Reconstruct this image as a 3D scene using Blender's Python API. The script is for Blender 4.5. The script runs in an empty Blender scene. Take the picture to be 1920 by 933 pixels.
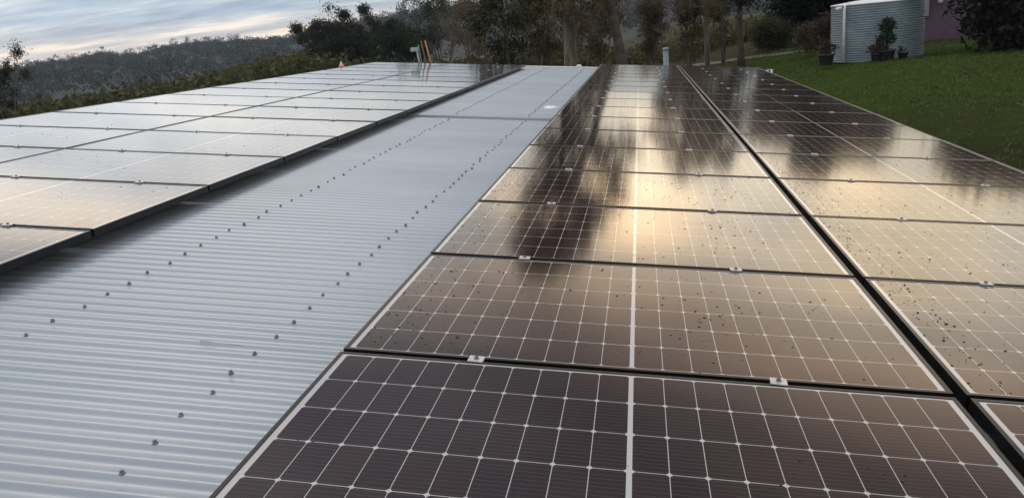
import bpy, math, random
import numpy as np
from mathutils import Matrix, Vector
random.seed(7); rng = np.random.default_rng(7)
R = math.radians
scene = bpy.context.scene
COL = scene.collection

# ------------------------------------------------------------------ frames
TILT = R(5.8)                                   # the skillion roof falls to the right
T = Matrix(((math.cos(TILT), 0, math.sin(TILT)), (0, 1, 0), (-math.sin(TILT), 0, math.cos(TILT))))
CAMROT = Matrix(((0.9841, 0.0442, 0.1718), (0.1536, 0.2725, -0.9498), (-0.0888, 0.9611, 0.2614)))
CAM = Vector((0.90765, -2.05237, 0.84765))
FPX = 1484.75
def roofpt(u, v, w): return T @ Vector((u, v, w))
def ray(px, py): return CAMROT @ Vector(((px-960)/FPX, -(py-466.5)/FPX, -1.0))
def azel(px, py):
    d = ray(px, py); return math.atan2(d.x, d.y), math.atan2(d.z, math.hypot(d.x, d.y))
def at(px, py, dist):                           # a point at a horizontal distance along a direction of view
    d = ray(px, py); return CAM + d*(dist/math.hypot(d.x, d.y))
def hit_roof(px, py, w):
    Ti = T.transposed(); c = Ti @ CAM; d = Ti @ ray(px, py); s = (w-c.z)/d.z; return c + d*s

def sstep(a, b, x):
    t = np.clip((np.asarray(x, float)-a)/(b-a), 0, 1); return t*t*(3-2*t)
def gz(x, y):
    x = np.asarray(x, float); y = np.asarray(y, float)
    z = -2.75 + 1.15*sstep(3, 11, x)*sstep(6, 30, y) + 0.012*np.clip(x-12, 0, 60)
    z = z - 0.085*np.clip(-7-x, 0, 110)
    z = z - 0.05*np.clip(y-62, 0, 120)*sstep(25, -10, x)
    z = z + 0.05*np.sin(x*.55+1)*np.cos(y*.43)
    return z
def gzf(x, y): return float(gz(x, y))

# ------------------------------------------------------------------ object helpers
def link(name, me, mat=None, parent=None):
    o = bpy.data.objects.new(name, me); COL.objects.link(o)
    if mat is not None: me.materials.append(mat)
    if parent is not None: o.parent = parent
    return o
def tag(o, label=None, cat=None, group=None, kind=None):
    if label: o['label'] = label
    if cat: o['category'] = cat
    if group: o['group'] = group
    if kind: o['kind'] = kind
    return o
def empty(name, loc, rot=(0, 0, 0)):
    o = bpy.data.objects.new(name, None); COL.objects.link(o); o.location = loc; o.rotation_euler = rot
    o.empty_display_size = .2
    return o
class MB:
    def __init__(s): s.v = []; s.f = []; s.smooth = []
    def add(s, vs, fs, smooth=False):
        n = len(s.v); s.v += [tuple(p) for p in vs]; s.f += [tuple(i+n for i in f) for f in fs]; s.smooth += [smooth]*len(fs)
    def box(s, x0, x1, y0, y1, z0, z1):
        s.add([(x0,y0,z0),(x1,y0,z0),(x1,y1,z0),(x0,y1,z0),(x0,y0,z1),(x1,y0,z1),(x1,y1,z1),(x0,y1,z1)],
              [(3,2,1,0),(4,5,6,7),(0,1,5,4),(1,2,6,5),(2,3,7,6),(3,0,4,7)])
    def tube(s, pts, rads, n=8, cap=True):
        pts = [Vector(p) for p in pts]; vs = []; fs = []
        for i, p in enumerate(pts):
            a = pts[max(i-1, 0)]; b = pts[min(i+1, len(pts)-1)]
            d = (b-a).normalized(); x = d.orthogonal().normalized()
            ref = Vector((1, 0, 0)) if abs(d.x) < .8 else Vector((0, 1, 0))
            x = (ref - d*ref.dot(d)).normalized(); y = d.cross(x)
            for k in range(n):
                t = 2*math.pi*k/n; vs.append(p + (x*math.cos(t)+y*math.sin(t))*rads[i])
        for i in range(len(pts)-1):
            for k in range(n):
                fs.append((i*n+k, i*n+(k+1) % n, (i+1)*n+(k+1) % n, (i+1)*n+k))
        s.add(vs, fs, True)
        if cap:
            m = len(s.v)-len(vs)
            s.f.append(tuple(m+(len(pts)-1)*n+k for k in range(n))); s.smooth.append(False)
            s.f.append(tuple(m+n-1-k for k in range(n))); s.smooth.append(False)
    def lathe(s, prof, n=24, smooth=True):
        vs = []; fs = []
        for r, z in prof:
            for k in range(n):
                t = 2*math.pi*k/n; vs.append((r*math.cos(t), r*math.sin(t), z))
        for i in range(len(prof)-1):
            for k in range(n):
                fs.append((i*n+k, i*n+(k+1) % n, (i+1)*n+(k+1) % n, (i+1)*n+k))
        s.add(vs, fs, smooth)
    def mesh(s, name):
        me = bpy.data.meshes.new(name); me.from_pydata(s.v, [], s.f)
        me.polygons.foreach_set('use_smooth', s.smooth); me.update(); return me
    def build(s, name, mat=None, parent=None): return link(name, s.mesh(name), mat, parent)
def bevel(o, w, seg=2):
    m = o.modifiers.new('bevel', 'BEVEL'); m.width = w; m.segments = seg; m.limit_method = 'ANGLE'
    return o
def quads_mesh(name, V):                        # V: (n,4,3) leaf quads
    n = len(V); me = bpy.data.meshes.new(name)
    me.vertices.add(n*4); me.loops.add(n*4); me.polygons.add(n)
    me.vertices.foreach_set('co', V.reshape(-1).astype(np.float32))
    me.loops.foreach_set('vertex_index', np.arange(n*4, dtype=np.int32))
    me.polygons.foreach_set('loop_start', np.arange(0, n*4, 4, dtype=np.int32))
    me.polygons.foreach_set('loop_total', np.full(n, 4, np.int32))
    me.update(calc_edges=True); return me

# ------------------------------------------------------------------ materials
class NT:
    def __init__(s, name):
        s.mat = bpy.data.materials.new(name); s.mat.use_nodes = True
        s.t = s.mat.node_tree; s.n = s.t.nodes; s.b = s.n['Principled BSDF']
    def lk(s, a, b): s.t.links.new(a, b)
    def node(s, typ, **kw):
        n = s.n.new(typ)
        for k, v in kw.items(): setattr(n, k, v)
        return n
    def put(s, sock, v):
        if hasattr(v, 'is_output') or hasattr(v, 'links'): s.lk(v, sock)
        else: sock.default_value = v
    def m(s, op, a, b=0.0, c=None):
        n = s.node('ShaderNodeMath', operation=op); s.put(n.inputs[0], a); s.put(n.inputs[1], b)
        if c is not None: s.put(n.inputs[2], c)
        return n.outputs[0]
    def mix(s, f, a, b):
        n = s.node('ShaderNodeMix', data_type='RGBA'); s.put(n.inputs[0], f); s.put(n.inputs[6], a); s.put(n.inputs[7], b); return n.outputs[2]
    def coord(s, which='Object', scale=None):
        o = s.node('ShaderNodeTexCoord').outputs[which]
        if scale:
            mp = s.node('ShaderNodeMapping'); s.lk(o, mp.inputs[0]); mp.inputs['Scale'].default_value = scale; o = mp.outputs[0]
        return o
    def noise(s, vec, scale, detail=3, rough=.5):
        n = s.node('ShaderNodeTexNoise'); s.lk(vec, n.inputs['Vector']); n.inputs['Scale'].default_value = scale
        n.inputs['Detail'].default_value = detail; n.inputs['Roughness'].default_value = rough; return n.outputs[0]
    def ramp(s, f, stops):
        n = s.node('ShaderNodeValToRGB'); s.lk(f, n.inputs[0]); e = n.color_ramp.elements
        while len(e) < len(stops): e.new(.5)
        for i, (p, c) in enumerate(stops):
            e[i].position = p; e[i].color = (*c, 1) if len(c) == 3 else c
        return n.outputs[0]
    def bump(s, h, dist, strength=1):
        n = s.node('ShaderNodeBump'); s.lk(h, n.inputs['Height']); n.inputs['Distance'].default_value = dist; n.inputs['Strength'].default_value = strength
        s.lk(n.outputs[0], s.b.inputs['Normal'])
    def set(s, **kw):
        for k, v in kw.items(): s.put(s.b.inputs[k.replace('_', ' ')], v)
        return s
def simple(name, c0, c1, scale=6, rough=.6, metal=0., bump=0., coord='Object', detail=4):
    t = NT(name); co = t.coord(coord); f = t.noise(co, scale, detail)
    t.set(Base_Color=t.ramp(f, [(.3, c0), (.7, c1)]), Roughness=rough, Metallic=metal)
    if bump: t.bump(f, bump)
    return t.mat

PW, PD = 1.684, 1.002                           # a panel, long side across the roof
def cell_material():
    t = NT('solar_cells'); co = t.coord('Object')
    sp = t.node('ShaderNodeSeparateXYZ'); t.lk(co, sp.inputs[0]); x, y = sp.outputs[0], sp.outputs[1]
    CU, CV = .0809, .1608
    hx = t.m('SUBTRACT', t.m('ABSOLUTE', x), .0054)
    cu = t.m('DIVIDE', hx, CU); cv = t.m('DIVIDE', t.m('ADD', y, .4824), CV)
    fu = t.m('FRACT', cu); fv = t.m('FRACT', cv)
    eu = t.m('MULTIPLY', t.m('SUBTRACT', .5, t.m('ABSOLUTE', t.m('SUBTRACT', fu, .5))), CU)
    ev = t.m('MULTIPLY', t.m('SUBTRACT', .5, t.m('ABSOLUTE', t.m('SUBTRACT', fv, .5))), CV)
    w = t.m('LESS_THAN', hx, 0.)
    for q in (t.m('GREATER_THAN', cu, 10.), t.m('LESS_THAN', cv, 0.), t.m('GREATER_THAN', cv, 6.), t.m('LESS_THAN', eu, .0009), t.m('LESS_THAN', ev, .0011), t.m('LESS_THAN', t.m('ADD', eu, ev), .0085)):
        w = t.m('MAXIMUM', w, q)
    bus = t.m('LESS_THAN', t.m('ABSOLUTE', t.m('SUBTRACT', t.m('FRACT', t.m('MULTIPLY', cv, 10.)), .5)), .045)
    cid = t.node('ShaderNodeCombineXYZ'); t.lk(t.m('FLOOR', cu), cid.inputs[0]); t.lk(t.m('FLOOR', cv), cid.inputs[1]); t.lk(t.m('SIGN', x), cid.inputs[2])
    wn = t.node('ShaderNodeTexWhiteNoise', noise_dimensions='4D'); t.lk(cid.outputs[0], wn.inputs['Vector'])
    oi = t.node('ShaderNodeObjectInfo'); t.lk(oi.outputs['Random'], wn.inputs['W'])
    cell = t.mix(wn.outputs['Value'], (.014, .0072, .0085, 1), (.023, .012, .013, 1))
    cell = t.mix(t.m('MULTIPLY', bus, .4), cell, (.12, .11, .11, 1))
    n1 = t.noise(co, 2.3, 5, .6)
    col = t.mix(w, cell, (.47, .46, .45, 1))
    dust = t.m('MULTIPLY', t.ramp(n1, [(.42, (0, 0, 0)), (.8, (1, 1, 1))]), .03)
    col = t.mix(dust, col, (.30, .26, .21, 1))
    mp = t.node('ShaderNodeMapping'); t.lk(co, mp.inputs[0]); mp.inputs['Scale'].default_value = (5, .7, 1)
    n2 = t.noise(mp.outputs[0], 3, 4, .6)
    t.set(Base_Color=col, Roughness=t.m('ADD', .065, t.m('MULTIPLY', n2, .04)), IOR=1.52)
    t.bump(t.noise(co, .8, 1, .3), .0004, .35)
    return t.mat

M = {}
M['cells'] = cell_material()
M['frame'] = simple('black_anodised', (.012, .012, .013), (.022, .022, .024), 30, .34, .55)
M['silver'] = simple('aluminium', (.50, .50, .50), (.66, .66, .65), 40, .42, .6)
M['steel'] = simple('zinc_steel', (.16, .165, .17), (.26, .265, .27), 200, .42, .7)
M['rubber'] = simple('rubber', (.02, .02, .022), (.035, .035, .036), 60, .7)
def roof_material():
    t = NT('corrugated_zinc'); co = t.coord('Object')
    big = t.noise(t.coord('Object', (.5, 1.6, 1)), 1.1, 5, .6); fine = t.noise(co, 42, 3, .6)
    strk = t.noise(t.coord('Object', (.6, 9, 1)), 3.0, 4, .65)
    c = t.ramp(big, [(.25, (.285, .318, .348)), (.75, (.365, .40, .43))])
    c = t.mix(t.m('MULTIPLY', t.ramp(strk, [(.5, (0, 0, 0)), (.85, (1, 1, 1))]), .35), c, (.36, .37, .36, 1))
    c = t.mix(t.m('MULTIPLY', t.ramp(fine, [(.56, (0, 0, 0)), (.72, (1, 1, 1))]), .22), c, (.30, .31, .31, 1))
    t.set(Base_Color=c, Roughness=t.m('ADD', .30, t.m('MULTIPLY', big, .12)), Metallic=.2)
    return t.mat
M['roof'] = roof_material()
M['wallmetal'] = simple('wall_metal', (.36, .38, .38), (.45, .46, .46), 3, .5, .2)
def grass_material():
    t = NT('lawn'); co = t.coord('Object')
    a = t.noise(co, .16, 5, .6); b = t.noise(co, 1.7, 6, .72); c = t.noise(co, 9, 5, .8)
    col = t.ramp(b, [(.28, (.030, .050, .009)), (.5, (.050, .088, .015)), (.72, (.085, .115, .024))])
    col = t.mix(t.m('MULTIPLY', t.ramp(a, [(.5, (0, 0, 0)), (.66, (1, 1, 1))]), .5), col, (.060, .060, .018, 1))
    col = t.mix(t.m('MULTIPLY', t.ramp(c, [(.35, (1, 1, 1)), (.6, (0, 0, 0))]), .45), col, (.014, .022, .007, 1))
    sp = t.node('ShaderNodeSeparateXYZ'); t.lk(co, sp.inputs[0])
    # bare worn earth next to the shed and leaf litter under the trees
    d = t.m('ADD', sp.outputs[0], t.m('MULTIPLY', t.noise(co, .35, 5, .65), 5.))
    worn = t.m('MULTIPLY', t.ramp(t.m('DIVIDE', t.m('SUBTRACT', d, 9.), 6.), [(0., (1, 1, 1)), (1., (0, 0, 0))]), .9)
    near = t.ramp(t.m('DIVIDE', sp.outputs[1], 40.), [(.40, (1, 1, 1)), (.62, (0, 0, 0))])
    col = t.mix(t.m('MULTIPLY', worn, near), col, (.036, .031, .019, 1))
    lit = t.ramp(t.m('DIVIDE', t.m('ADD', sp.outputs[1], t.m('MULTIPLY', b, 8.)), 100.), [(.50, (0, 0, 0)), (.58, (1, 1, 1))])
    col = t.mix(t.m('MULTIPLY', lit, .85), col, (.045, .036, .02, 1))
    t.set(Base_Color=col, Roughness=.95, Specular_IOR_Level=.03)
    t.bump(c, .12, 1.)
    return t.mat
M['grass'] = grass_material()
M['track'] = simple('gravel', (.06, .06, .036), (.11, .105, .07), 3, .9, 0, .02)
M['tank'] = simple('galvanised', (.24, .30, .34), (.34, .40, .44), 1.4, .4, .35)
M['white'] = simple('white_paint', (.66, .68, .68), (.76, .77, .76), 8, .5)
M['greybox'] = simple('grey_green_paint', (.26, .33, .31), (.36, .42, .40), 12, .55)
M['bluegrey'] = simple('blue_grey_pvc', (.13, .18, .22), (.19, .24, .28), 10, .5)
M['timber'] = simple('raw_timber', (.34, .17, .065), (.46, .25, .11), 14, .7)
M['oldtimber'] = simple('weathered_timber', (.16, .10, .055), (.25, .17, .1), 14, .75)
M['pot'] = simple('black_plastic', (.012, .012, .013), (.03, .028, .026), 6, .5)
M['purple'] = simple('purple_render', (.105, .064, .10), (.14, .088, .13), 2.5, .85, 0, .004)
M['greypaint'] = simple('grey_paint', (.2, .2, .25), (.26, .26, .31), 4, .6)
M['houseroof'] = simple('grey_roofing', (.10, .11, .12), (.15, .16, .17), 3, .5)
M['red'] = simple('red_plastic', (.42, .08, .06), (.55, .14, .1), 10, .5)
M['pink'] = simple('faded_pink_plastic', (.62, .42, .40), (.75, .58, .55), 10, .5)
M['glasslamp'] = simple('opal_glass', (.6, .6, .6), (.7, .7, .7), 8, .3)
M['cloth'] = simple('white_plastic_bag', (.74, .76, .78), (.84, .85, .86), 9, .55)
def leaf_material(name, cols, scale=.45, trans=.12):
    t = NT(name); co = t.coord('Object'); f = t.noise(co, scale, 3, .6)
    g = t.node('ShaderNodeNewGeometry'); r = g.outputs['Random Per Island']
    v = t.m('ADD', t.m('MULTIPLY', f, .55), t.m('MULTIPLY', r, .45))
    t.set(Base_Color=t.ramp(v, [(.25, cols[0]), (.5, cols[1]), (.78, cols[2])]), Roughness=.55, Specular_IOR_Level=.3)
    tr = t.node('ShaderNodeBsdfTranslucent'); t.lk(t.b.inputs['Base Color'].links[0].from_socket, tr.inputs['Color'])
    ad = t.node('ShaderNodeMixShader'); ad.inputs[0].default_value = .45
    t.lk(t.b.outputs[0], ad.inputs[1]); t.lk(tr.outputs[0], ad.inputs[2]); t.lk(ad.outputs[0], t.n['Material Output'].inputs['Surface'])
    return t.mat
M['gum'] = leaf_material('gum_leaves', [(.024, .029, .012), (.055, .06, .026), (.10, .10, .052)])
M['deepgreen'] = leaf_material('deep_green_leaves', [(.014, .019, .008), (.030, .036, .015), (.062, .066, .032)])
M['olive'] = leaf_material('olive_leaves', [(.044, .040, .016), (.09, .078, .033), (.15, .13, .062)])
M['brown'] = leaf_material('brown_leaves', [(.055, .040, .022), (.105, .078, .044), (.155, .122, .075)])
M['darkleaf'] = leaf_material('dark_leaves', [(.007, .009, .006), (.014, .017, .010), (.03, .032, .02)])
M['lightleaf'] = leaf_material('pale_leaves', [(.035, .045, .017), (.06, .07, .03), (.10, .11, .055)])
M['redleaf'] = leaf_material('red_brown_leaves', [(.03, .024, .014), (.06, .036, .022), (.11, .07, .045)])
M['green'] = leaf_material('green_leaves', [(.012, .03, .018), (.022, .05, .03), (.04, .075, .045)])
M['hillleaf'] = leaf_material('hill_leaves', [(.013, .016, .011), (.019, .022, .014), (.027, .029, .019)], .05)
M['scrub'] = leaf_material('scrub_leaves', [(.028, .032, .009), (.055, .058, .017), (.09, .09, .03)], .12)
M['blade'] = leaf_material('grass_blades', [(.042, .066, .011), (.078, .115, .022), (.13, .145, .045)], .25)
def bark_material():
    t = NT('grey_bark'); a = t.noise(t.coord('Object', (5, 5, .7)), 1.6, 6, .7); b = t.noise(t.coord('Object', (1.2, 1.2, .5)), 1.3, 3, .6)
    c = t.ramp(a, [(.32, (.035, .028, .022)), (.5, (.12, .098, .078)), (.68, (.24, .205, .168))])
    c = t.mix(t.ramp(b, [(.45, (0, 0, 0)), (.6, (.8, .8, .8))]), c, (.05, .04, .032, 1))
    t.set(Base_Color=c, Roughness=.9); t.bump(a, .05, 1.); return t.mat
M['bark'] = bark_material()
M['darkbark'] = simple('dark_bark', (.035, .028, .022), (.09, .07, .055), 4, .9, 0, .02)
M['hill'] = simple('hill_ground', (.010, .012, .008), (.015, .017, .011), .05, .95)

# ------------------------------------------------------------------ ground, track, hills
def ground():
    xs = np.concatenate([-np.geomspace(1850, 90, 16), np.linspace(-80, 90, 120), np.geomspace(100, 1850, 16)])
    ys = np.concatenate([-np.geomspace(800, 30, 10), np.linspace(-25, 140, 120), np.geomspace(150, 1900, 18)])
    X, Y = np.meshgrid(xs, ys); Z = gz(X, Y); nx, ny = len(xs), len(ys)
    v = np.stack([X, Y, Z], -1).reshape(-1, 3)
    f = [(j*nx+i, j*nx+i+1, (j+1)*nx+i+1, (j+1)*nx+i) for j in range(ny-1) for i in range(nx-1)]
    me = bpy.data.meshes.new('ground'); me.from_pydata(v.tolist(), [], f); me.polygons.foreach_set('use_smooth', [True]*len(f))
    tag(link('ground', me, M['grass']), kind='structure')
ground()
def grass_blades():
    n = 90000
    y = 3+50*rng.uniform(0, 1, n)**.9; x = 3.9+rng.uniform(0, 1, n)*(2+.62*y)
    keep = (np.hypot(x-11.3, y-36) > 2.6) & (rng.uniform(0, 1, n) < .2+.8*sstep(9, 13, x+y*.12+1.5*np.sin(y*.6))); x, y = x[keep], y[keep]
    c = np.stack([x, y, gz(x, y)+.03], 1)
    tuft = (np.sin(x*1.3+np.sin(y*.9)*2)+np.sin(y*1.1+x*.4) > .3)
    V = leaf_quads(c[tuft | (rng.uniform(0, 1, len(c)) < .35)], .05, .13, 1, .3, .3, -.9)
    tag(link('grass', quads_mesh('grass', V), M['blade']), 'short rough grass blades growing over the lawn', 'grass', kind='stuff')
def strip(name, pts, width, mat, lift=.03):
    mb = MB(); P = []
    pts = [Vector((p[0], p[1], 0)) for p in pts]; dense = []
    for a, b in zip(pts, pts[1:]):
        for k in range(14): dense.append(a.lerp(b, k/14))
    dense.append(pts[-1])
    for i, p in enumerate(dense):
        d = (dense[min(i+1, len(dense)-1)]-dense[max(i-1, 0)]).normalized(); n = Vector((-d.y, d.x, 0))
        for s in (-1, -.33, .33, 1):
            q = p+n*width*s*.5*(1+.06*math.sin(i*.9)); P.append((q.x, q.y, gzf(q.x, q.y)+lift))
    F = [(i*4+k, (i+1)*4+k, (i+1)*4+k+1, i*4+k+1) for i in range(len(dense)-1) for k in range(3)]
    mb.add(P, F, True); return tag(mb.build(name, mat), kind='structure')
p1 = at(1300, 118, 62); p2 = at(1420, 116, 53); p3 = at(1490, 106, 50); p4 = at(1560, 98, 49.5); p5 = at(1700, 86, 50)
strip('track', [(p1.x-14, p1.y+4), p1[:2], p2[:2], p3[:2], p4[:2], p5[:2]], 1.1, M['track'])

RIDGE = [(-700, 128), (-300, 140), (-60, 146), (45, 136), (100, 126), (150, 118), (190, 108), (225, 111), (270, 112), (300, 101), (345, 90), (400, 87), (450, 86), (500, 84), (540, 78), (580, 68), (640, 56), (700, 44), (780, 32), (860, 20), (940, 8), (1040, -8), (1150, -20), (1300, -32), (1500, -46), (1700, -52), (2000, -60), (2600, -90)]
_ra = [azel(*p) for p in RIDGE]
def ridge_el(a): return np.interp(a, [q[0] for q in _ra], [q[1] for q in _ra])
RR = 1150.
def hill_z(a, r):
    top = CAM.z + RR*np.tan(ridge_el(a))
    t = np.where(r < RR, sstep(300, RR, r), 1-sstep(RR, 1800, r)*.8)
    return -16 + (top+16)*t + 3.0*np.sin(a*60+r*.011)*np.sin(r*.008)*sstep(300, 600, r)*(1-sstep(1000, 1150, r))
def hills():
    A = np.linspace(R(-75), R(75), 260); RRs = np.linspace(300, 1800, 50)
    AA, RG = np.meshgrid(A, RRs); Z = hill_z(AA, RG)
    v = np.stack([CAM.x+RG*np.sin(AA), CAM.y+RG*np.cos(AA), Z], -1).reshape(-1, 3); n = len(A)
    f = [(j*n+i, j*n+i+1, (j+1)*n+i+1, (j+1)*n+i) for j in range(len(RRs)-1) for i in range(n-1)]
    me = bpy.data.meshes.new('hills'); me.from_pydata(v.tolist(), [], f); me.polygons.foreach_set('use_smooth', [True]*len(f))
    tag(link('hills', me, M['hill']), kind='structure')
hills()

def leaf_quads(centers, spread, size, per, flat=.7, aspect=.42, droop=0.):
    """per leaves round every centre; returns (n,4,3)"""
    n = len(centers)*per
    c = np.repeat(np.asarray(centers, float), per, 0)
    sp = np.repeat(np.broadcast_to(np.asarray(spread, float), (len(centers),)), per)[:, None]
    p = c + rng.normal(0, 1, (n, 3))*sp*np.array([1, 1, flat])*.55
    d = rng.normal(0, 1, (n, 3)); d[:, 2] = d[:, 2]*(1-droop*.3)-droop*1.2; d /= np.linalg.norm(d, axis=1, keepdims=True)
    e = rng.normal(0, 1, (n, 3)); e -= d*(d*e).sum(1, keepdims=True); e /= np.linalg.norm(e, axis=1, keepdims=True)
    s = size*rng.uniform(.6, 1.35, (n, 1))
    a = d*s*.5; b = e*s*.5*aspect
    return np.stack([p-a, p+b*1.0-a*.1, p+a, p-b-a*.1], 1)


def hill_forest():
    n = 9000
    a = rng.uniform(R(-52), R(40), n); r = 480+680*rng.uniform(0, 1, n)**.75
    ra = rng.uniform(R(-52), R(32), 1500); rr = rng.normal(1140, 14, 1500)
    a = np.concatenate([a, ra]); r = np.concatenate([r, rr])
    z = hill_z(a, r) + rng.uniform(1, 5, len(a)) + (rng.uniform(0, 1, len(a)) < .2)*rng.uniform(0, 7, len(a))
    c = np.stack([CAM.x+r*np.sin(a), CAM.y+r*np.cos(a), z], 1)
    V = leaf_quads(c, rng.uniform(2.4, 4.4, len(c)), 1.25, 42, .7, .8)
    o = link('hill_forest', quads_mesh('hill_forest', V), M['hillleaf'])
    tag(o, 'distant dark forest covering the ridge of hills under the sky', 'forest', kind='stuff')
hill_forest()
grass_blades()

def scrub():                                    # the valley wood beyond the left array and behind the trees
    prof = [(-260, 236), (0, 214), (60, 203), (130, 192), (220, 178), (330, 158), (400, 144), (470, 126), (520, 114), (570, 108), (630, 122), (900, 122), (960, 100), (1100, 100), (1300, 104), (1500, 106)]
    C = []; S = []
    for _ in range(1500):
        px = rng.uniform(-260, 1500); left = px < 600
        dist = rng.uniform(75, 170) if left else rng.uniform(78, 130)
        ty = np.interp(px, [q[0] for q in prof], [q[1] for q in prof]) + abs(rng.normal(0, 9)) - (8 if rng.random() < .2 else 0)
        ty += (170-dist)*.12
        p = at(px, ty, dist); g = gzf(p.x, p.y)
        rad = rng.uniform(.8, 1.7)
        zt = min(p.z, g+11)
        if zt < g+.5: zt = g+.8
        z = zt
        while z > g-.2 and z > zt-7:
            C.append((p.x+rng.normal(0, .5), p.y+rng.normal(0, .5), z)); S.append(rad*(1+.25*(zt-z)/4)); z -= rad*.9
    V = leaf_quads(np.array(C), np.array(S), .62, 26, .75, .6)
    o = link('woodland', quads_mesh('woodland', V), M['scrub'])
    tag(o, 'dense green valley scrub between the roof and the hills', 'woodland', kind='stuff')
scrub()

# ------------------------------------------------------------------ trees
def tree(name, base, H, cr, label, kind, cat='tree', seed=0, trunk_r=None, cb=.35, stems=1, clumps=40, per=80, leaf=.2, spread=.55, leafmat='gum', bark='bark', droop=.4, spreadang=.5, fill=0., dens_low=0., lean_to=None, group='trees beyond the shed'):
    r = random.Random(seed*101+5)
    root = empty(name, base); tag(root, label, cat, group)
    tb = MB(); cl = []; sp = []
    tr = trunk_r or H*.018
    for s in range(stems):
        az = r.uniform(0, 6.283) if stems == 1 else 6.283*s/stems+r.uniform(-.4, .4)
        if lean_to: az = lean_to[0]
        lean = lean_to[1]*H if lean_to else (.05 if stems == 1 else r.uniform(.12, .5))*H
        pts = []; n = 9; ph = r.uniform(0, 6)
        hh = H*(.93 if stems == 1 else r.uniform(.6, .95))
        for i in range(n+1):
            t = i/n
            k = lean*t**1.3
            pts.append(Vector((math.cos(az)*k+.018*H*math.sin(ph+t*5)*t, math.sin(az)*k+.018*H*math.cos(ph*1.7+t*4)*t, hh*t-.3*(i == 0))))
        rad = [tr*(1.25 if i == 0 else 1)*(1-.86*i/n)+.006 for i in range(n+1)]
        tb.tube(pts, rad, 8)
        def tp(t):
            q = t*n; i = min(int(q), n-1); return pts[i].lerp(pts[i+1], q-i), rad[i]+(rad[i+1]-rad[i])*(q-i)
        nl = max(4, int(clumps/stems/3.2))
        for k in range(nl):
            t = cb+(1-cb)*(k+r.random()*.8)/nl; t = min(t, .99)
            p, rr = tp(t)
            a = k*2.4+r.uniform(-.6, .6)
            rel = (t-cb)/(1-cb)
            prof = math.sin(math.pi*min(1, .22+.72*rel))**.8
            L = cr*prof*r.uniform(.65, 1.1)
            up = L*r.uniform(.25, .75)*(1 if rel > .15 else .5)
            e = p+Vector((math.cos(a)*L, math.sin(a)*L, up))
            mid = p.lerp(e, .5)+Vector((r.uniform(-.1, .1), r.uniform(-.1, .1), -.06))*L
            tb.tube([p, mid, e], [rr*.55, rr*.36, .012], 5, False)
            for q in range(3):
                b0 = mid.lerp(e, r.uniform(0, .9)); a2 = a+r.uniform(-1.2, 1.2); l2 = L*r.uniform(.25, .5)
                e2 = b0+Vector((math.cos(a2)*l2, math.sin(a2)*l2, l2*r.uniform(-.1, .7)))
                tb.tube([b0, e2], [rr*.24+.006, .008], 4, False)
                cl.append(e2); sp.append(spread*r.uniform(.7, 1.3))
            cl.append(e); sp.append(spread*r.uniform(.8, 1.3))
        cl.append(pts[-1]); sp.append(spread)
    for k in range(int(fill)):                  # inner and lower foliage of dense kinds
        t = r.uniform(dens_low, .95); a = r.uniform(0, 6.283)
        w = cr*math.sin(math.pi*min(1, .18+.75*t))**.7*math.sqrt(r.random())*1.05
        cl.append(Vector((math.cos(a)*w, math.sin(a)*w, H*t))); sp.append(spread*r.uniform(.7, 1.4))
    zt = sorted(c.z+q*.5 for c, q in zip(cl, sp))[int(len(cl)*.97)]
    kz = H/zt; rad_ = sorted(math.hypot(c.x, c.y)+q*.4 for c, q in zip(cl, sp))[int(len(cl)*.93)]; kr = 1. if lean_to else min(1.25, cr/rad_)
    for c in cl: c.x *= kr; c.y *= kr; c.z *= kz
    tb.v = [(a*kr if b2 > .6*H*.2 else a*(1+(kr-1)*max(0, b2)/(.12*H)), b*kr if b2 > .6*H*.2 else b*(1+(kr-1)*max(0, b2)/(.12*H)), b2*kz) for a, b, b2 in tb.v]
    tb.build('trunk', M[bark], root)
    V = leaf_quads(np.array([tuple(c) for c in cl]), np.array(sp), leaf, per, .8, .42, droop)
    link('crown', quads_mesh('crown', V), M[leafmat], root)
    root.rotation_euler.z = 0 if lean_to else r.uniform(0, 6)
    return root
def plant_tree(px, topy, dist, wpx, kind, label, seed, basey=116, name=None, **kw):
    p = at(px, basey, dist); g = gzf(p.x, p.y); el = azel(px-(basey-topy)*.1, topy)[1]
    top = CAM.z+dist*math.tan(el); H = top-g; cr = wpx/2/FPX*dist
    k = dict(
        bush=dict(stems=5, cb=.3, clumps=44, per=150, leaf=.17, spread=.5, leafmat='olive', droop=.1, fill=24, dens_low=.1, bark='bark', trunk_r=.1),
        gum=dict(stems=1, cb=.38, clumps=50, per=110, leaf=.17, spread=.5, leafmat='gum', droop=.7),
        airy=dict(stems=2, cb=.45, clumps=40, per=80, leaf=.15, spread=.42, leafmat='gum', droop=.5, trunk_r=.12),
        multi=dict(stems=7, cb=.42, clumps=120, per=90, leaf=.15, spread=.5, leafmat='gum', droop=.4, trunk_r=.13),
        dark=dict(stems=1, cb=.12, clumps=70, per=120, leaf=.3, spread=.8, leafmat='darkleaf', bark='darkbark', droop=.2, fill=110, dens_low=.06),
    )[kind]; k.update(kw)
    if dist > 70:
        f = dist/46; k['leaf'] *= f*.8; k['spread'] *= f*.62; k['trunk_r'] = k.get('trunk_r', .2)*f*.8
    nm = name or {'bush': 'bushy_tree', 'gum': 'gum_tree', 'airy': 'slender_tree', 'multi': 'branching_tree', 'dark': 'evergreen_tree'}[kind]
    return tree(nm, (p.x, p.y, g), H, cr, label, kind, seed=seed, **k)

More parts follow.
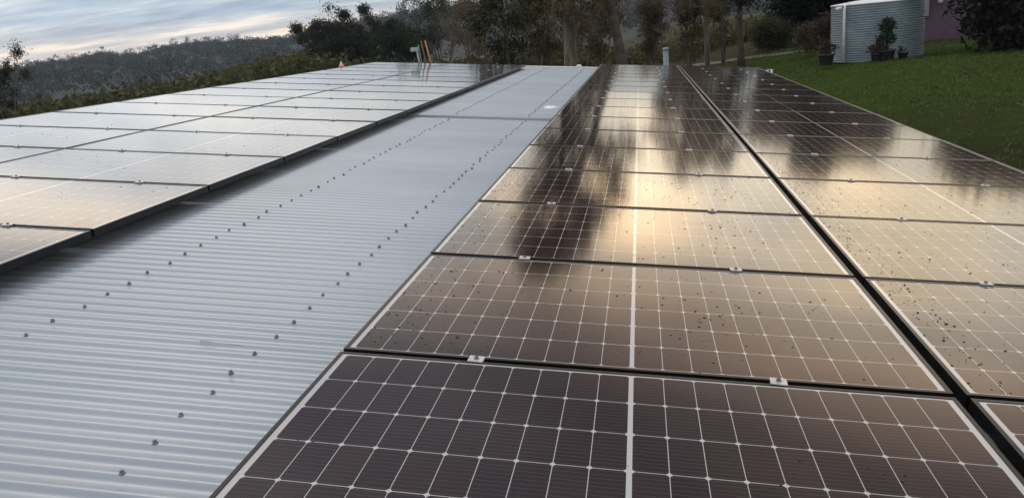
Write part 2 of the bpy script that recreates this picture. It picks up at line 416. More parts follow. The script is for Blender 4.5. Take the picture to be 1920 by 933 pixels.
plant_tree(602, 45, 130, 74, 'bush', 'dark rounded tree at the left end of the tree line, beside the hills', 1, leafmat='deepgreen', cb=.4, dens_low=.35)
plant_tree(637, 25, 126, 62, 'bush', 'dark tree with a round raised crown, second from the left end of the tree line', 2, leafmat='deepgreen', cb=.4, dens_low=.35)
plant_tree(676, 44, 134, 56, 'bush', 'low dark bushy tree filling the gap before the airy tree', 3, leafmat='deepgreen', cb=.5, dens_low=.5, fill=12)
plant_tree(708, 11, 125, 78, 'airy', 'airy tree with open twiggy crown against the sky', 4, clumps=60, leafmat='deepgreen', per=110, cb=.5, stems=3)
plant_tree(742, 38, 120, 64, 'bush', 'bushy tree just left of the grey box on its pipe', 5, leafmat='deepgreen', stems=6, fill=10, per=90, cb=.6, dens_low=.6)
plant_tree(832, -30, 118, 185, 'multi', 'broad tree with many fanning stems behind the timber poles', 6, leafmat='deepgreen', cb=.6, clumps=90)
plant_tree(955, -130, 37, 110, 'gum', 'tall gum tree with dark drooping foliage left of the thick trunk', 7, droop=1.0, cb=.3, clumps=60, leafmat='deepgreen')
plant_tree(1068, -240, 30, 130, 'gum', 'gum tree with the thickest grey trunk, behind the bare roof strip', 8, trunk_r=.45, cb=.40, clumps=52, per=75, spread=.55, leaf=.16, leafmat='brown')
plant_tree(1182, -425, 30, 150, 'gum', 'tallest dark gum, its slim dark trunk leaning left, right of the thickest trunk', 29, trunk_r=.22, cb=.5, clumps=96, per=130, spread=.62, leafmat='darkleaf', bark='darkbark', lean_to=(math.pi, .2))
plant_tree(1090, -60, 33, 70, 'airy', 'slim bare-limbed sapling close beside the thickest grey trunk', 31, stems=2, clumps=26, per=45, leafmat='brown', trunk_r=.09)
plant_tree(1128, -80, 50, 100, 'bush', 'brownish bushy tree between the thickest grey trunk and the leaning dark gum', 9, leafmat='brown', per=70)
plant_tree(1292, -150, 52, 90, 'bush', 'tall brownish bushy tree right behind the blue-grey pipe', 11, leafmat='brown', cb=.38, dens_low=.1, fill=20)
plant_tree(1326, -215, 45, 120, 'airy', 'slender straight tree behind the middle of the right array', 12, stems=1, trunk_r=.17, clumps=60, per=90, leafmat='brown', cb=.34)
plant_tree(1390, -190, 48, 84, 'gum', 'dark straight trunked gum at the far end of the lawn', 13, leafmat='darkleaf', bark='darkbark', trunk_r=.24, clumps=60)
plant_tree(1450, 40, 57, 62, 'bush', 'pale green bush at the end of the track', 14, leafmat='lightleaf', group='shrubs along the track')
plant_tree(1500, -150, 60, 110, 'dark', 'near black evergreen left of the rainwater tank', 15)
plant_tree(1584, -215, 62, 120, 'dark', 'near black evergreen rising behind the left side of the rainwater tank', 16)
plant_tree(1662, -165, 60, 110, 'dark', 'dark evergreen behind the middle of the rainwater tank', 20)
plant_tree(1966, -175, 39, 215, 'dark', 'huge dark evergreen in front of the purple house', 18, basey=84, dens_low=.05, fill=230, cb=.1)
plant_tree(8, 96, 68, 80, 'airy', 'lone scrawny tree at the left edge against the sky', 19, basey=200, leafmat='deepgreen', clumps=60, per=110, cb=.3, stems=3)
plant_tree(890, 6, 70, 100, 'bush', 'brownish bush between the fanning tree and the drooping gum', 22, leafmat='brown', per=60)
plant_tree(1010, -60, 54, 110, 'bush', 'greenish bushy tree between the drooping gum and the thickest trunk', 23, leafmat='olive')
plant_tree(1222, -10, 62, 60, 'bush', 'narrow brown bushy tree just left of the blue-grey pipe', 24, leafmat='brown', per=70)
plant_tree(1356, -200, 56, 110, 'bush', 'olive bushy tree behind the slender straight tree', 26, leafmat='olive')
plant_tree(780, 52, 130, 80, 'bush', 'dull bush directly behind the grey box on its pipe', 27, leafmat='deepgreen', cb=.55, dens_low=.55, fill=12)
plant_tree(1545, 28, 42, 44, 'bush', 'reddish leggy shrub growing beside the left side of the tank', 17, basey=112, name='shrub', leafmat='redleaf', leaf=.13, stems=3, fill=14, per=40, cat='shrub', spread=.32, group='shrubs along the track')
plant_tree(1512, 44, 45, 40, 'bush', 'straggly brown shrub standing left of the reddish one', 28, basey=110, name='shrub', leafmat='brown', leaf=.14, stems=3, fill=12, per=40, cat='shrub', spread=.34, group='shrubs along the track')

# ------------------------------------------------------------------ shed with its corrugated roof
U0, U1, V0, V1 = -5.35, 3.62, -4.0, 16.25
PITCH, DEEP, CREST = .0705, .0135, -.100
def rib(v): return DEEP*((.5+.5*math.cos(2*math.pi*v/PITCH))**2.2-1)
shed = empty('shed', (0, 0, 0))
tag(shed, 'long shed with a pale corrugated metal roof under the solar panels', 'shed')
def roof_sheet(v0, v1, lift):
    n = int(round((v1-v0)/PITCH*14)); mb = MB(); P = []; F = []
    for i in range(n+1):
        v = v0+(v1-v0)*i/n; z = CREST+rib(v)+lift
        for u in (U0, -2., 0., U1):
            P.append(roofpt(u, v, z))
    for i in range(n):
        for k in range(3): F.append((i*4+k, i*4+k+1, (i+1)*4+k+1, (i+1)*4+k))
    mb.add(P, F, True)
    m = len(mb.v)                               # the folded near lip of the sheet
    P2 = []
    for u in (U0, U1):
        z = CREST+rib(v0)+lift
        P2 += [roofpt(u, v0-.002, z-.0005), roofpt(u, v0-.004, z-.02)]
    mb.add(P2, [(0, 1, 3, 2)])
    o = mb.build('roof_sheet', M['roof'], shed); return o
LAP = PITCH*92
sheet1 = roof_sheet(V0, LAP+.03, 0); sheet2 = roof_sheet(LAP, V1-.08, .021)
mb = MB()                                       # end flashing at the far edge
def rbox(mb, u0, u1, v0, v1, w0, w1):
    q = [(u0,v0,w0),(u1,v0,w0),(u1,v1,w0),(u0,v1,w0),(u0,v0,w1),(u1,v0,w1),(u1,v1,w1),(u0,v1,w1)]
    mb.add([roofpt(*p) for p in q], [(3,2,1,0),(4,5,6,7),(0,1,5,4),(1,2,6,5),(2,3,7,6),(3,0,4,7)])
rbox(mb, U0, U1, V1-.16, V1+.02, CREST+.024, CREST+.040)
mb.build('flashing', M['white'], shed)
def wall(u0, u1, v0, v1, name='wall'):          # vertical walls down to the ground, ribbed by their own geometry
    mb = MB(); L = math.hypot(u1-u0, v1-v0); n = int(L/.038); P = []; F = []
    for i in range(n+1):
        t = i/n; u = u0+(u1-u0)*t; v = v0+(v1-v0)*t; off = .008*(1 if i % 2 else -1)
        d = Vector((v1-v0, -(u1-u0), 0)).normalized()*off
        a = roofpt(u, v, CREST-.03); P += [a+d, Vector((a.x, a.y, -6.5))+d]
    for i in range(n): F.append((2*i, 2*i+1, 2*i+3, 2*i+2))
    mb.add(P, F, True); mb.build(name, M['wallmetal'], shed)
wall(U1-.12, U1-.12, V0+.1, V1-.1); wall(U0+.12, U0+.12, V1-.1, V0+.1); wall(U1-.12, U0+.12, V1-.1, V1-.1); wall(U0+.12, U1-.12, V0+.1, V0+.1)
def screw_geo(mb, o):
    for prof, n in (([(.0085, 0), (.0085, .002), (.005, .0032), (.0048, .0034)], 10), ([(.0052, .003), (.0052, .0082), (.0040, .0092), (0.0001, .0092)], 6)):
        k = MB(); k.lathe(prof, n, False)
        mb.add([Vector(p)*.98+Vector(o) for p in k.v], k.f)
smb = MB(); screw_geo(smb, (0, 0, 0)); screw_me = smb.mesh('roof_screw'); screw_me.materials.append(M['steel'])
spots = []
for u in (-.34, -1.16):
    k = -16
    while k*PITCH < V1-.2:
        v = k*PITCH; spots.append((u+random.gauss(0, .007), v+random.gauss(0, .003), CREST+(.021 if v > LAP else 0)-.0006)); k += 2
spots.sort(key=lambda s: s[1]+(.3 if s[0] < -1 else 0))
rest = MB()
for i, s in enumerate(spots):
    if i < 100:
        o = bpy.data.objects.new('roof_screw', screw_me); COL.objects.link(o); o.parent = sheet1
        o.location = roofpt(*s); o.rotation_euler = (random.gauss(0, .05), TILT+random.gauss(0, .05), random.uniform(0, 3))
    else: screw_geo(rest, roofpt(*s))
tag(rest.build('roof_screws', M['steel'], sheet2), kind='stuff')

# rails bolted to the roof carry the panels
RAILS = [.405, 1.238, 2.16, 2.945, -2.02, -2.835, -3.665, -4.49]
for i, u in enumerate(RAILS):
    mb = MB(); rbox(mb, u-.02, u+.02, (-1.15 if i < 4 else -.1), (16.45 if i < 4 else 15.5), -.079, -.0365)
    v = -.9 if i < 4 else .3
    while v < 15.4:
        k = round(v/PITCH)*PITCH; rbox(mb, u+.021, u+.027, k-.02, k+.02, CREST+.001, -.045); rbox(mb, u+.021, u+.065, k-.02, k+.02, CREST+.001, CREST+.006); v += 1.4
    mb.build('mounting_rail', M['silver'], shed)

# ------------------------------------------------------------------ solar panels
PV = 1.022
def frame_mesh():
    mb = MB(); hx, hy, l, d = PW/2, PD/2, .0125, .035
    mb.box(-hx, hx, -hy, -hy+l, -d, 0); mb.box(-hx, hx, hy-l, hy, -d, 0)
    mb.box(-hx, -hx+l, -hy+l, hy-l, -d, 0); mb.box(hx-l, hx, -hy+l, hy-l, -d, 0)
    me = mb.mesh('frame'); return me
fme = frame_mesh(); fme.materials.append(M['frame'])
mb = MB(); mb.box(-PW/2+.0105, PW/2-.0105, -PD/2+.0105, PD/2-.0105, -.008, -.0022); gme = mb.mesh('glass'); gme.materials.append(M['cells'])
ORD = ['nearest', 'second', 'third', 'fourth', 'fifth', 'sixth', 'seventh', 'eighth', 'ninth', 'tenth', 'eleventh', 'twelfth', 'thirteenth', 'fourteenth', 'fifteenth', 'sixteenth', 'farthest']
UL = -1.592
cols = [('right', 'inner', PW/2+.004, 0., 17, 'bordering the bare roof'), ('right', 'outer', 1.71+PW/2+.012, 0., 17, 'beside the lawn'),
        ('left', 'inner', UL-PW/2, 1.096, 15, 'bordering the bare roof'), ('left', 'outer', UL-1.70-PW/2, 1.096, 15, 'on the side of the hills')]
PANELS = []
for side, col, uc, vj, nrow, where in cols:
    for j in range(nrow):
        v = vj+(j-.5)*PV
        o = empty('solar_panel', roofpt(uc, v, 0))
        o.rotation_euler = (random.gauss(0, .0016), TILT+random.gauss(0, .0008), random.gauss(0, .0006))
        od = 'farthest' if j == nrow-1 else ORD[j]
        tone = 'pale sky-reflecting' if side == 'left' else ('dark purplish' if j < 2 else 'bronze-reflecting')
        tag(o, f'{tone} solar panel, {od} in the {col} column of the {side} array', 'solar panel', f'solar panels of the {side} array')
        f = bpy.data.objects.new('frame', fme); COL.objects.link(f); f.parent = o
        g = bpy.data.objects.new('glass', gme); COL.objects.link(g); g.parent = o
        if j == 0 and side == 'right' and col == 'inner':
            bevel(f, .0012, 1)
        PANELS.append((side, col, j, uc, v))
# clamps across each joint
cmb = MB(); cmb.box(-.022, .022, -.019, .019, .0012, .0042); cmb.box(-.022, .022, -.004, .004, -.036, .0012); cme = cmb.mesh('clamp_plate'); cme.materials.append(M['silver'])
bm_ = MB(); bm_.lathe([(.0068, .0042), (.0068, .010), (.0045, .0102), (.0042, .0065), (.0001, .0065)], 12, False); bme = bm_.mesh('bolt'); bme.materials.append(M['steel'])
JO = ['first', 'second', 'third', 'fourth', 'fifth', 'sixth', 'seventh', 'eighth', 'ninth', 'tenth', 'eleventh', 'twelfth', 'thirteenth', 'fourteenth', 'fifteenth', 'sixteenth']
cl = [(('right', 'inner'), (.405, 1.238)), (('right', 'outer'), (2.16, 2.945)), (('left', 'inner'), (-2.835, -2.02)), (('left', 'outer'), (-4.49, -3.665))]
for (side, col), us in cl:
    n, vj = (17, 0.) if side == 'right' else (15, 1.096)
    for k, u in enumerate(us):
        for j in range(n-1):
            o = empty('mid_clamp', roofpt(u+random.gauss(0, .004), vj+j*PV, 0), (0, TILT, random.gauss(0, .03)))
            tag(o, f'silver {"left" if k == 0 else "right"}-hand clamp on {JO[j]} nearest joint, {col} column, {side} solar array', 'clamp', 'clamps joining the solar panels')
            a = bpy.data.objects.new('clamp_plate', cme); COL.objects.link(a); a.parent = o
            b = bpy.data.objects.new('bolt', bme); COL.objects.link(b); b.parent = o
# end bracket at the far right edge
eb = MB(); eb.box(-.02, .09, -.02, .02, 0, .006); eb.box(.05, .09, -.02, .02, -.07, -.0005); o = eb.build('end_bracket', M['white']); o.location = roofpt(3.5, 15.4, .004); o.rotation_euler = (0, TILT, 0)
tag(o, 'small white bracket sticking out over the lawn at the right array edge', 'bracket')

# rain drops left on the glass
def drops():
    mb = MB(); dome = [(1, 0), (.86, .22), (.5, .36), (.0, .40)]
    for side, col, j, uc, v in PANELS:
        if side == 'left' and (col == 'outer' and j > 4 or j > 7): continue
        if side == 'right' and j > 8: continue
        n = {('right', 'inner'): 200, ('right', 'outer'): 230, ('left', 'inner'): 46, ('left', 'outer'): 26}[(side, col)]
        if j in (1, 2, 3) and side == 'right' and col == 'inner': n = 330
        if j == 0 and side == 'right': n = 60
        clus = [(random.uniform(-.8, .8), random.uniform(-.45, .45), random.uniform(.04, .16)) for _ in range(5)]
        for _ in range(n):
            q = random.random()
            if q < .45 and side == 'right': x = -PW/2+.03+abs(random.gauss(0, .16 if col == 'inner' else .10)); y = random.uniform(-.48, .48)
            elif q < .75:
                c = random.choice(clus); x = random.gauss(c[0], c[2]*1.3); y = random.gauss(c[1], c[2])
            else: x = random.uniform(-.82, .82); y = random.uniform(-.48, .48)
            if abs(x) > .825 or abs(y) > .485: continue
            r = random.choice((.0012, .0016, .0016, .002, .0025, .0034))*random.uniform(.95, 1.45)*.95
            ex = random.uniform(.8, 1.3); vs = []
            for rr, zz in dome:
                for k in range(7):
                    t = 6.2832*k/7; vs.append(roofpt(uc+x+rr*r*ex*math.cos(t), v+y+rr*r*math.sin(t), -.0015+zz*r))
            fs = [(a*7+k, a*7+(k+1) % 7, (a+1)*7+(k+1) % 7, (a+1)*7+k) for a in range(3) for k in range(7)]
            mb.add(vs, fs, True)
    t = NT('rain_water'); t.set(Base_Color=(.014, .012, .012, 1), Roughness=.03, IOR=1.33)
    f = t.noise(t.coord(), 30, 2); t.lk(t.ramp(f, [(.3, (.008, .007, .007)), (.7, (.02, .017, .016))]), t.b.inputs['Base Color'])
    tag(mb.build('rain_drops', t.mat), 'scattered dark rain drops beaded on the panel glass', 'rain drops', kind='stuff')
drops()

# ------------------------------------------------------------------ small things on and behind the roof
def crumple(loc):
    n = 18; mb = MB(); P = []; F = []; r = random.Random(3)
    rows = 7
    for i in range(rows+1):
        t = i/rows
        for k in range(n):
            a = 6.2832*k/n; rad = (.095*math.cos(t*1.5)+.006)*(1+.28*math.sin(3*a+1)+.14*math.sin(7*a+i))
            P.append((rad*math.cos(a)*1.15, rad*math.sin(a)*.8, .05*math.sin(t*1.57)*(1+.3*math.sin(2*a+2))+r.uniform(-.004, .004)))
    for i in range(rows):
        for k in range(n): F.append((i*n+k, i*n+(k+1) % n, (i+1)*n+(k+1) % n, (i+1)*n+k))
    F.append(tuple(rows*n+k for k in range(n)))
    mb.add(P, F); o = mb.build('plastic_bag', M['cloth']); o.location = loc; o.scale = (.8, .8, .7); o.rotation_euler = (0, TILT, 0)
    tag(o, 'crumpled white plastic scrap lying on the corrugated roof by the right array', 'scrap')
crumple(roofpt(-.19, 7.55, CREST+.010))
tw = MB(); tw.tube([(0, 0, .004), (.05, .004, .003), (.11, -.002, .005)], [.0016, .0014, .0007], 5); tw.tube([(.14, .004, .003), (.20, 0, .004), (.26, .006, .003)], [.0006, .001, .0006], 5); tw.tube([(.11, -.002, .005), (.14, .004, .003)], [.0005, .0005], 5)
q = hit_roof(375, 640, CREST); o = tw.build('twig', M['darkbark']); o.scale = (.62, .62, .62); o.location = roofpt(q.x, q.y, CREST); o.rotation_euler = (0, TILT, -.08)
tag(o, 'thin dark twig lying across the ribs of the corrugated roof', 'twig')
h = hit_roof(654, 126, -.02)
cone = empty('marker_cone', roofpt(-5.12, h.y, CREST), (0, 0, .3)); cone.scale = (.8, .8, .8); tag(cone, 'small faded pink cone with red base at the left roof edge', 'cone')
mb = MB(); mb.box(-.085, .085, -.085, .085, .09, .102); mb.lathe([(.03, 0), (.03, .09)], 10); mb.lathe([(.075, .102), (.058, .13), (.056, .13)], 16); bevel(mb.build('base', M['red'], cone), .004)
mb = MB(); mb.lathe([(.058, .1302), (.03, .18), (.012, .235), (.006, .237), (.0001, .237)], 16); mb.build('body', M['pink'], cone)

def roof_at(px, v):                             # a point on the roof crest at a given distance along it, seen at column px
    best = min((abs(hit_roof(px, y*.25, CREST).y-v), y*.25) for y in range(440, 640)); return hit_roof(px, best[1], CREST)
q = roof_at(788, 15.75)
bx = empty('conduit_box', roofpt(q.x, q.y, CREST+.01)); bx.scale = (.76, .76, .76); tag(bx, 'grey-green box on a bent pipe at the far end of the left array', 'box')
mb = MB(); mb.tube([(0, 0, 0), (-.03, 0, .28), (-.055, 0, .52)], [.032]*3, 12); mb.build('pipe', M['greybox'], bx)
mb = MB(); mb.tube([(.06, .02, 0), (.035, .02, .3), (.01, .02, .62)], [.016]*3, 8); mb.build('conduit', M['bluegrey'], bx)
mb = MB(); mb.box(-.225, -.0, -.075, .075, .432, .55); bevel(mb.build('box_head', M['greybox'], bx), .012)
mb = MB(); mb.lathe([(.06, 0), (.06, .012), (.036, .02), (.034, .05)], 14); mb.build('base_flange', M['greybox'], bx)
for nm, px, dx, top, rad, mat, lab in (('timber_pole', 799.5, -.06, .56, .015, 'oldtimber', 'thin weathered brown pole leaning beside the grey box'), ('timber_pole', 809, -.085, .57, .022, 'timber', 'orange raw timber pole leaning right of the thin brown one')):
    q = roof_at(px, 15.85); e = empty(nm, roofpt(q.x, q.y, CREST+.01)); tag(e, lab, 'pole', 'poles leaning at the far roof end')
    mb = MB(); mb.tube([(0, 0, 0), (dx*.5, .01, top*.5), (dx, .0, top)], [rad*1.1, rad, rad*.75], 8); mb.build('shaft', M[mat], e)
    mb = MB(); mb.box(-rad*2, rad*2, -rad*2, rad*2, -.012, .01); mb.build('foot', M['rubber'], e)
q = roof_at(1086, 15.9); e = empty('roof_vent', roofpt(q.x, q.y, CREST+.01)); tag(e, 'small white vent cap at the far end of the bare roof strip', 'vent')
mb = MB(); mb.lathe([(.07, 0), (.07, .01), (.03, .016), (.03, .06)], 14); mb.build('collar', M['white'], e)
mb = MB(); mb.lathe([(.032, .05), (.062, .055), (.055, .085), (.0001, .1)], 14); mb.build('cap', M['white'], e)
p = at(1249, 122, 19.2); g = gzf(p.x, p.y); topz = at(1249, 92, 19.2).z
e = empty('flue_pipe', (p.x, p.y, g)); tag(e, 'blue-grey pipe rising behind the far end of the right array', 'pipe')
mb = MB(); mb.tube([(0, 0, 0), (0, 0, topz-g)], [.062, .062], 20); mb.build('shaft', M['bluegrey'], e)
mb = MB(); mb.lathe([(.05, topz-g-.03), (.071, topz-g-.03), (.073, topz-g+.01), (.055, topz-g+.03), (.0001, topz-g+.032)], 20); mb.build('cap', M['bluegrey'], e)

# ------------------------------------------------------------------ rainwater tank, pots, house
aL = azel(1557, 118); aR = azel(1731, 104); am = (aL[0]+aR[0])/2; DT = 39.6; rT = DT*math.sin((aR[0]-aL[0])/2)
tc = CAM+Vector((math.sin(am), math.cos(am), 0))*DT
zb = CAM.z+(DT-rT)*math.tan((aL[1]+aR[1])/2-R(.05)); HT = 2.36
tank = empty('water_tank', (tc.x, tc.y, zb)); tag(tank, 'round corrugated galvanised rainwater tank standing on the lawn', 'water tank')
mb = MB(); prof = []
n = int(HT/.0762*8)
for i in range(n+1):
    z = HT*i/n; prof.append((rT+.03*math.cos(2*math.pi*z/.098), z-.05))
mb.lathe(prof, 72); mb.build('wall', M['tank'], tank)
mb = MB(); mb.lathe([(rT+.03, HT-.05), (rT+.045, HT-.045), (rT+.045, HT-.005), (rT-.02, HT+.01), (rT*.5, HT+.11), (.01, HT+.16)], 72); mb.build('lid', M['white'], tank)
ad = azel(1580, 116); pd = CAM+Vector((math.sin(ad[0]), math.cos(ad[0]), 0))*(DT-rT*.80)
lx, ly = pd.x-tc.x, pd.y-tc.y; k = (rT+.09)/math.hypot(lx, ly); lx *= k; ly *= k
mb = MB(); mb.tube([(lx, ly, -.05), (lx, ly, HT-.2), (lx*.97, ly*.97, HT-.05), (lx*.85, ly*.85, HT+.05)], [.058]*4, 14); mb.build('downpipe', M['white'], tank)
mb = MB(); mb.tube([(lx-.33, ly+.08, HT-.16), (lx-.1, ly+.02, HT-.12)], [.07, .06], 12); mb.build('overflow', M['white'], tank)

def pot_plant(px, py, dist, pr, ph, H, cr, label, leafmat, leaf, per, n, name='potted_plant'):
    p = at(px, py, dist); g = gzf(p.x, p.y) if False else p.z
    e = empty(name, (p.x, p.y, g)); tag(e, label, 'potted plant', 'pots beside the rainwater tank')
    mb = MB(); mb.lathe([(pr*.75, -.1), (pr, ph), (pr*1.08, ph), (pr*1.08, ph-.05), (pr*.9, ph-.06), (.001, ph-.06)], 18); mb.build('pot', M['pot'], e)
    if n:
        mb = MB(); c = []; r = random.Random(px)
        for k in range(n):
            a = r.uniform(0, 6.28); t = r.uniform(.25, 1); w = cr*math.sin(math.pi*min(1, .2+.7*t))*r.random()**.5
            q = Vector((w*math.cos(a), w*math.sin(a), ph+(H-ph)*t)); c.append(tuple(q)); mb.tube([(0, 0, ph-.05), (q.x*.4, q.y*.4, q.z*.6), q], [.018, .012, .004], 5, False)
        mb.build('stem', M['darkbark'], e)
        link('foliage', quads_mesh('foliage', leaf_quads(np.array(c), .14, leaf, per, .8, .4, .2)), M[leafmat], e)
pot_plant(1662, 111, 37.0, .33, .36, 1.62, .36, 'tall green shrub in a wide black pot against the tank', 'green', .16, 26, 34)
pot_plant(1643, 112, 37.0, .22, .26, .6, .3, 'low brownish plant in a black pot left of the tall green shrub', 'redleaf', .12, 20, 16)
pot_plant(1693, 109, 37.2, .2, .24, .42, .2, 'small black pot with sparse leaves right of the tall green shrub', 'darkleaf', .1, 12, 6)
pot_plant(1549, 118, 37.4, .33, .36, .9, .36, 'black pot with straggly plant at the left foot of the tank', 'redleaf', .13, 22, 18)

hl = azel(1733, 82); hr = azel(1840, 74); DH = 50.
h0 = CAM+Vector((math.sin(hl[0]-R(1.5)), math.cos(hl[0]-R(1.5)), 0))*DH; h1 = CAM+Vector((math.sin(hr[0]+R(8)), math.cos(hr[0]+R(8)), 0))*(DH+1.5)
dx = Vector((h1.x-h0.x, h1.y-h0.y, 0)); LH = dx.length; ang = math.atan2(dx.y, dx.x)
zh = CAM.z+DH*math.tan(hl[1])
house = empty('house', (h0.x, h0.y, zh), (0, 0, ang)); tag(house, 'purple rendered house with a wall lamp behind the rainwater tank', 'house')
mb = MB(); mb.box(0, LH, 0, 7, -.6, 3.4); mb.build('wall', M['purple'], house)
mb = MB(); mb.box(-.25, LH+.5, -.06, -.004, 2.4, 3.38); mb.build('fascia', M['greypaint'], house)
mb = MB(); mb.add([(-.5, -.6, 3.404), (LH+.6, -.6, 3.404), (LH+.6, 7.6, 3.404), (-.5, 7.6, 3.404), (1.5, 3.5, 4.9), (LH-1.5, 3.5, 4.9)], [(0, 1, 5, 4), (1, 2, 5), (2, 3, 4, 5), (3, 0, 4), (3, 2, 1, 0)]); mb.build('roof', M['houseroof'], house)
def hx(px):                                     # distance along the house front of a direction of view
    a = azel(px, 40)[0]; d = Vector((math.sin(a), math.cos(a))); o = Vector((CAM.x, CAM.y)); A = Vector((h0.x, h0.y)); B = Vector((dx.x, dx.y)).normalized()
    # o + s d = A + t B
    det = -d.x*B.y+d.y*B.x; w = A-o; return (d.x*w.y-d.y*w.x)/det*-1 if False else ((w.x*d.y-w.y*d.x)/(d.x*B.y-d.y*B.x))*-1 if False else solve2(d, B, w)
def solve2(d, B, w):
    Mx = np.array([[d.x, -B.x], [d.y, -B.y]]); s = np.linalg.solve(Mx, np.array([w.x, w.y])); return float(s[1])
t0 = hx(1741)
mb = MB(); mb.box(t0-1.1, t0-.02, -.35, -.061, 1.45, 3.39); mb.build('meter_cabinet', M['greypaint'], house)
tl = hx(1761)
lamp = MB(); lamp.lathe([(.05, 0), (.12, .03), (.13, .2), (.09, .3), (.001, .32)], 16); o = lamp.build('wall_lamp', M['glasslamp'], house); o.location = (tl, -.16, 2.05)
mb = MB(); mb.box(-.05, .05, .1, .158, .05, .22); mb.build('bracket', M['greypaint'], o)

# ------------------------------------------------------------------ sky and sun
SUN_AZ, SUN_EL = R(-40), R(52)
w = bpy.data.worlds.new('World'); scene.world = w; w.use_nodes = True
nt = w.node_tree; N = nt.nodes; bg = N['Background']
class WT(NT):
    def __init__(s): s.t = nt; s.n = N
t = WT()
sky = t.node('ShaderNodeTexSky', sky_type='NISHITA'); sky.sun_disc = False; sky.sun_elevation = SUN_EL; sky.sun_rotation = SUN_AZ; sky.dust_density = 1.5
gen = t.node('ShaderNodeTexCoord').outputs['Generated']
sp = t.node('ShaderNodeSeparateXYZ'); t.lk(gen, sp.inputs[0]); X, Y, Z = sp.outputs
zc = t.m('MAXIMUM', Z, 0.)
# luminance of the cloud deck against elevation (ramp in units of 1/4)
lum = t.ramp(zc, [(.0, (.245, .205, .175)), (.026, (.225, .20, .18)), (.052, (.128, .150, .178)), (.085, (.122, .147, .180)), (.125, (.29, .30, .31)), (.18, (.42, .415, .40)), (.27, (.45, .425, .39)), (.34, (.25, .228, .210)), (.44, (.10, .092, .096)), (.60, (.10, .10, .108)), (.76, (.235, .245, .265)), (1., (.28, .295, .32))])
den = t.m('ADD', zc, .09)
cv = t.node('ShaderNodeCombineXYZ'); t.lk(t.m('DIVIDE', X, den), cv.inputs[0]); t.lk(t.m('DIVIDE', Y, den), cv.inputs[1])
mp = t.node('ShaderNodeMapping'); t.lk(cv.outputs[0], mp.inputs[0]); mp.inputs['Rotation'].default_value = (0, 0, R(-14)); mp.inputs['Scale'].default_value = (.36, .95, 1); mp.inputs['Location'].default_value = (3.1, 1.7, 0)
n1 = t.noise(mp.outputs[0], 1.5, 7, .56)
mp2 = t.node('ShaderNodeMapping'); t.lk(cv.outputs[0], mp2.inputs[0]); mp2.inputs['Rotation'].default_value = (0, 0, R(-14)); mp2.inputs['Scale'].default_value = (.8, 1.5, 1)
n2 = t.noise(mp2.outputs[0], 2.6, 5, .6)
cl1 = t.ramp(n1, [(.36, (.68, .74, .83)), (.50, (.95, .965, .985)), (.62, (1.55, 1.40, 1.23))])
cl2 = t.ramp(n2, [(.32, (.78, .80, .84)), (.68, (1.24, 1.21, 1.17))])
def vmul(a, b):
    n = t.node('ShaderNodeVectorMath', operation='MULTIPLY'); t.lk(a, n.inputs[0])
    if hasattr(b, 'links'): t.lk(b, n.inputs[1])
    else: n.inputs[1].default_value = b
    return n.outputs[0]
cloud = vmul(vmul(lum, cl1), cl2)
# warm glow where the sun has sunk behind the cloud, to the right ahead
GA, GE = R(19), R(9.5)
dt = t.node('ShaderNodeVectorMath', operation='DOT_PRODUCT'); t.lk(gen, dt.inputs[0]); dt.inputs[1].default_value = (math.sin(GA)*math.cos(GE), math.cos(GA)*math.cos(GE), math.sin(GE))
glow = t.ramp(dt.outputs['Value'], [(.70, (1.10, 1.11, 1.11)), (.84, (.92, .91, .88)), (.91, (.66, .60, .52)), (.97, (.74, .655, .55)), (.99, (.92, .80, .62)), (1., (1.0, .79, .50))])
cloud = vmul(cloud, glow)
gb = t.ramp(dt.outputs['Value'], [(.90, (0, 0, 0)), (.965, (.35, .35, .35)), (1., (1, 1, 1))])
cloud = vmul(cloud, t.mix(gb, (4., 4., 4., 1), (7.2, 7.2, 7.2, 1)))
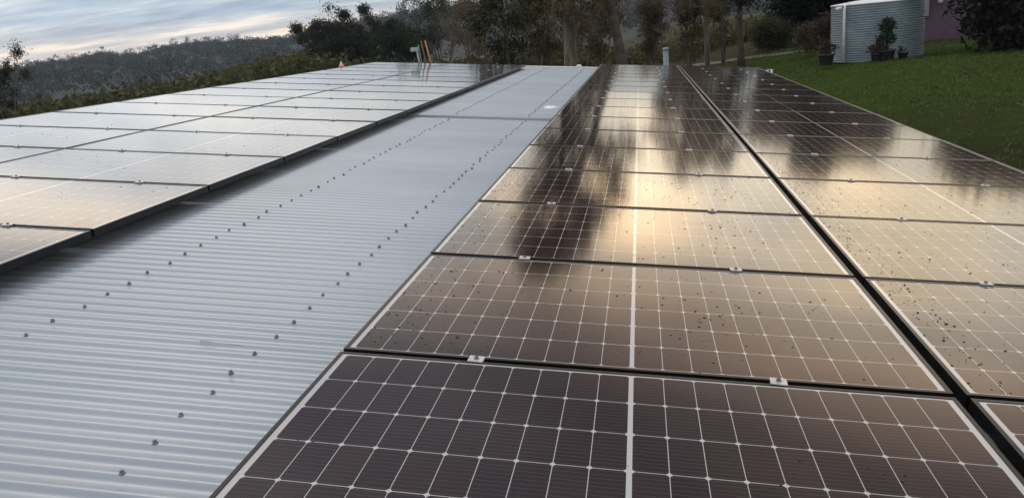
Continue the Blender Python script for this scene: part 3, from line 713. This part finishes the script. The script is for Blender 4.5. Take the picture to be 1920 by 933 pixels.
# a bright break in the cloud straight ahead
BA, BE = R(.6), R(10.5)
d2 = t.node('ShaderNodeVectorMath', operation='DOT_PRODUCT'); t.lk(gen, d2.inputs[0]); d2.inputs[1].default_value = (math.sin(BA)*math.cos(BE), math.cos(BA)*math.cos(BE), math.sin(BE))
brk = t.ramp(t.m('SUBTRACT', 1., t.m('MULTIPLY', t.m('SUBTRACT', 1., d2.outputs['Value']), 60.)), [(0., (0, 0, 0)), (.6, (.25, .25, .25)), (1., (1, 1, 1))])
cloud = vmul(cloud, t.mix(brk, (1., 1., 1., 1), (2.5, 2.3, 1.9, 1)))
mixc = t.mix(.88, sky.outputs[0], vmul(cloud, (10., 10., 10.)))
t.lk(mixc, bg.inputs['Color']); bg.inputs['Strength'].default_value = .1

HAZE, HZ0, HZ1 = .00015, -22., 190.
sun = bpy.data.lights.new('sun', 'SUN'); sun.energy = .6; sun.angle = R(28); sun.color = (1., .93, .84)
so = bpy.data.objects.new('sun', sun); COL.objects.link(so)
sd = Vector((math.sin(SUN_AZ)*math.cos(SUN_EL), math.cos(SUN_AZ)*math.cos(SUN_EL), math.sin(SUN_EL)))
so.rotation_euler = sd.to_track_quat('Z', 'Y').to_euler()

# ------------------------------------------------------------------ evening haze in the valley
hz = bpy.data.materials.new('haze'); hz.use_nodes = True; hn = hz.node_tree.nodes; hn.clear()
hv = hn.new('ShaderNodeVolumePrincipled'); ho = hn.new('ShaderNodeOutputMaterial'); hz.node_tree.links.new(hv.outputs[0], ho.inputs['Volume'])
hv.inputs['Color'].default_value = (.66, .82, 1., 1); hv.inputs['Density'].default_value = HAZE; hv.inputs['Anisotropy'].default_value = .2
mb = MB(); mb.box(-2000, 2000, -900, 2000, HZ0, HZ1)
tag(mb.build('haze', hz), kind='stuff', label='thin blue evening haze in front of the hills')

# ------------------------------------------------------------------ camera
cam = bpy.data.cameras.new('camera'); cam.sensor_width = 36; cam.lens = FPX/1920*36; cam.clip_start = .05; cam.clip_end = 8000
co = bpy.data.objects.new('camera', cam); COL.objects.link(co)
q = CAMROT.to_quaternion(); co.matrix_world = Matrix.Translation(CAM) @ q.to_matrix().to_4x4()
scene.camera = co
vs = scene.view_settings; vs.view_transform = 'Standard'; vs.look = 'None'; vs.exposure = 0; vs.gamma = 1
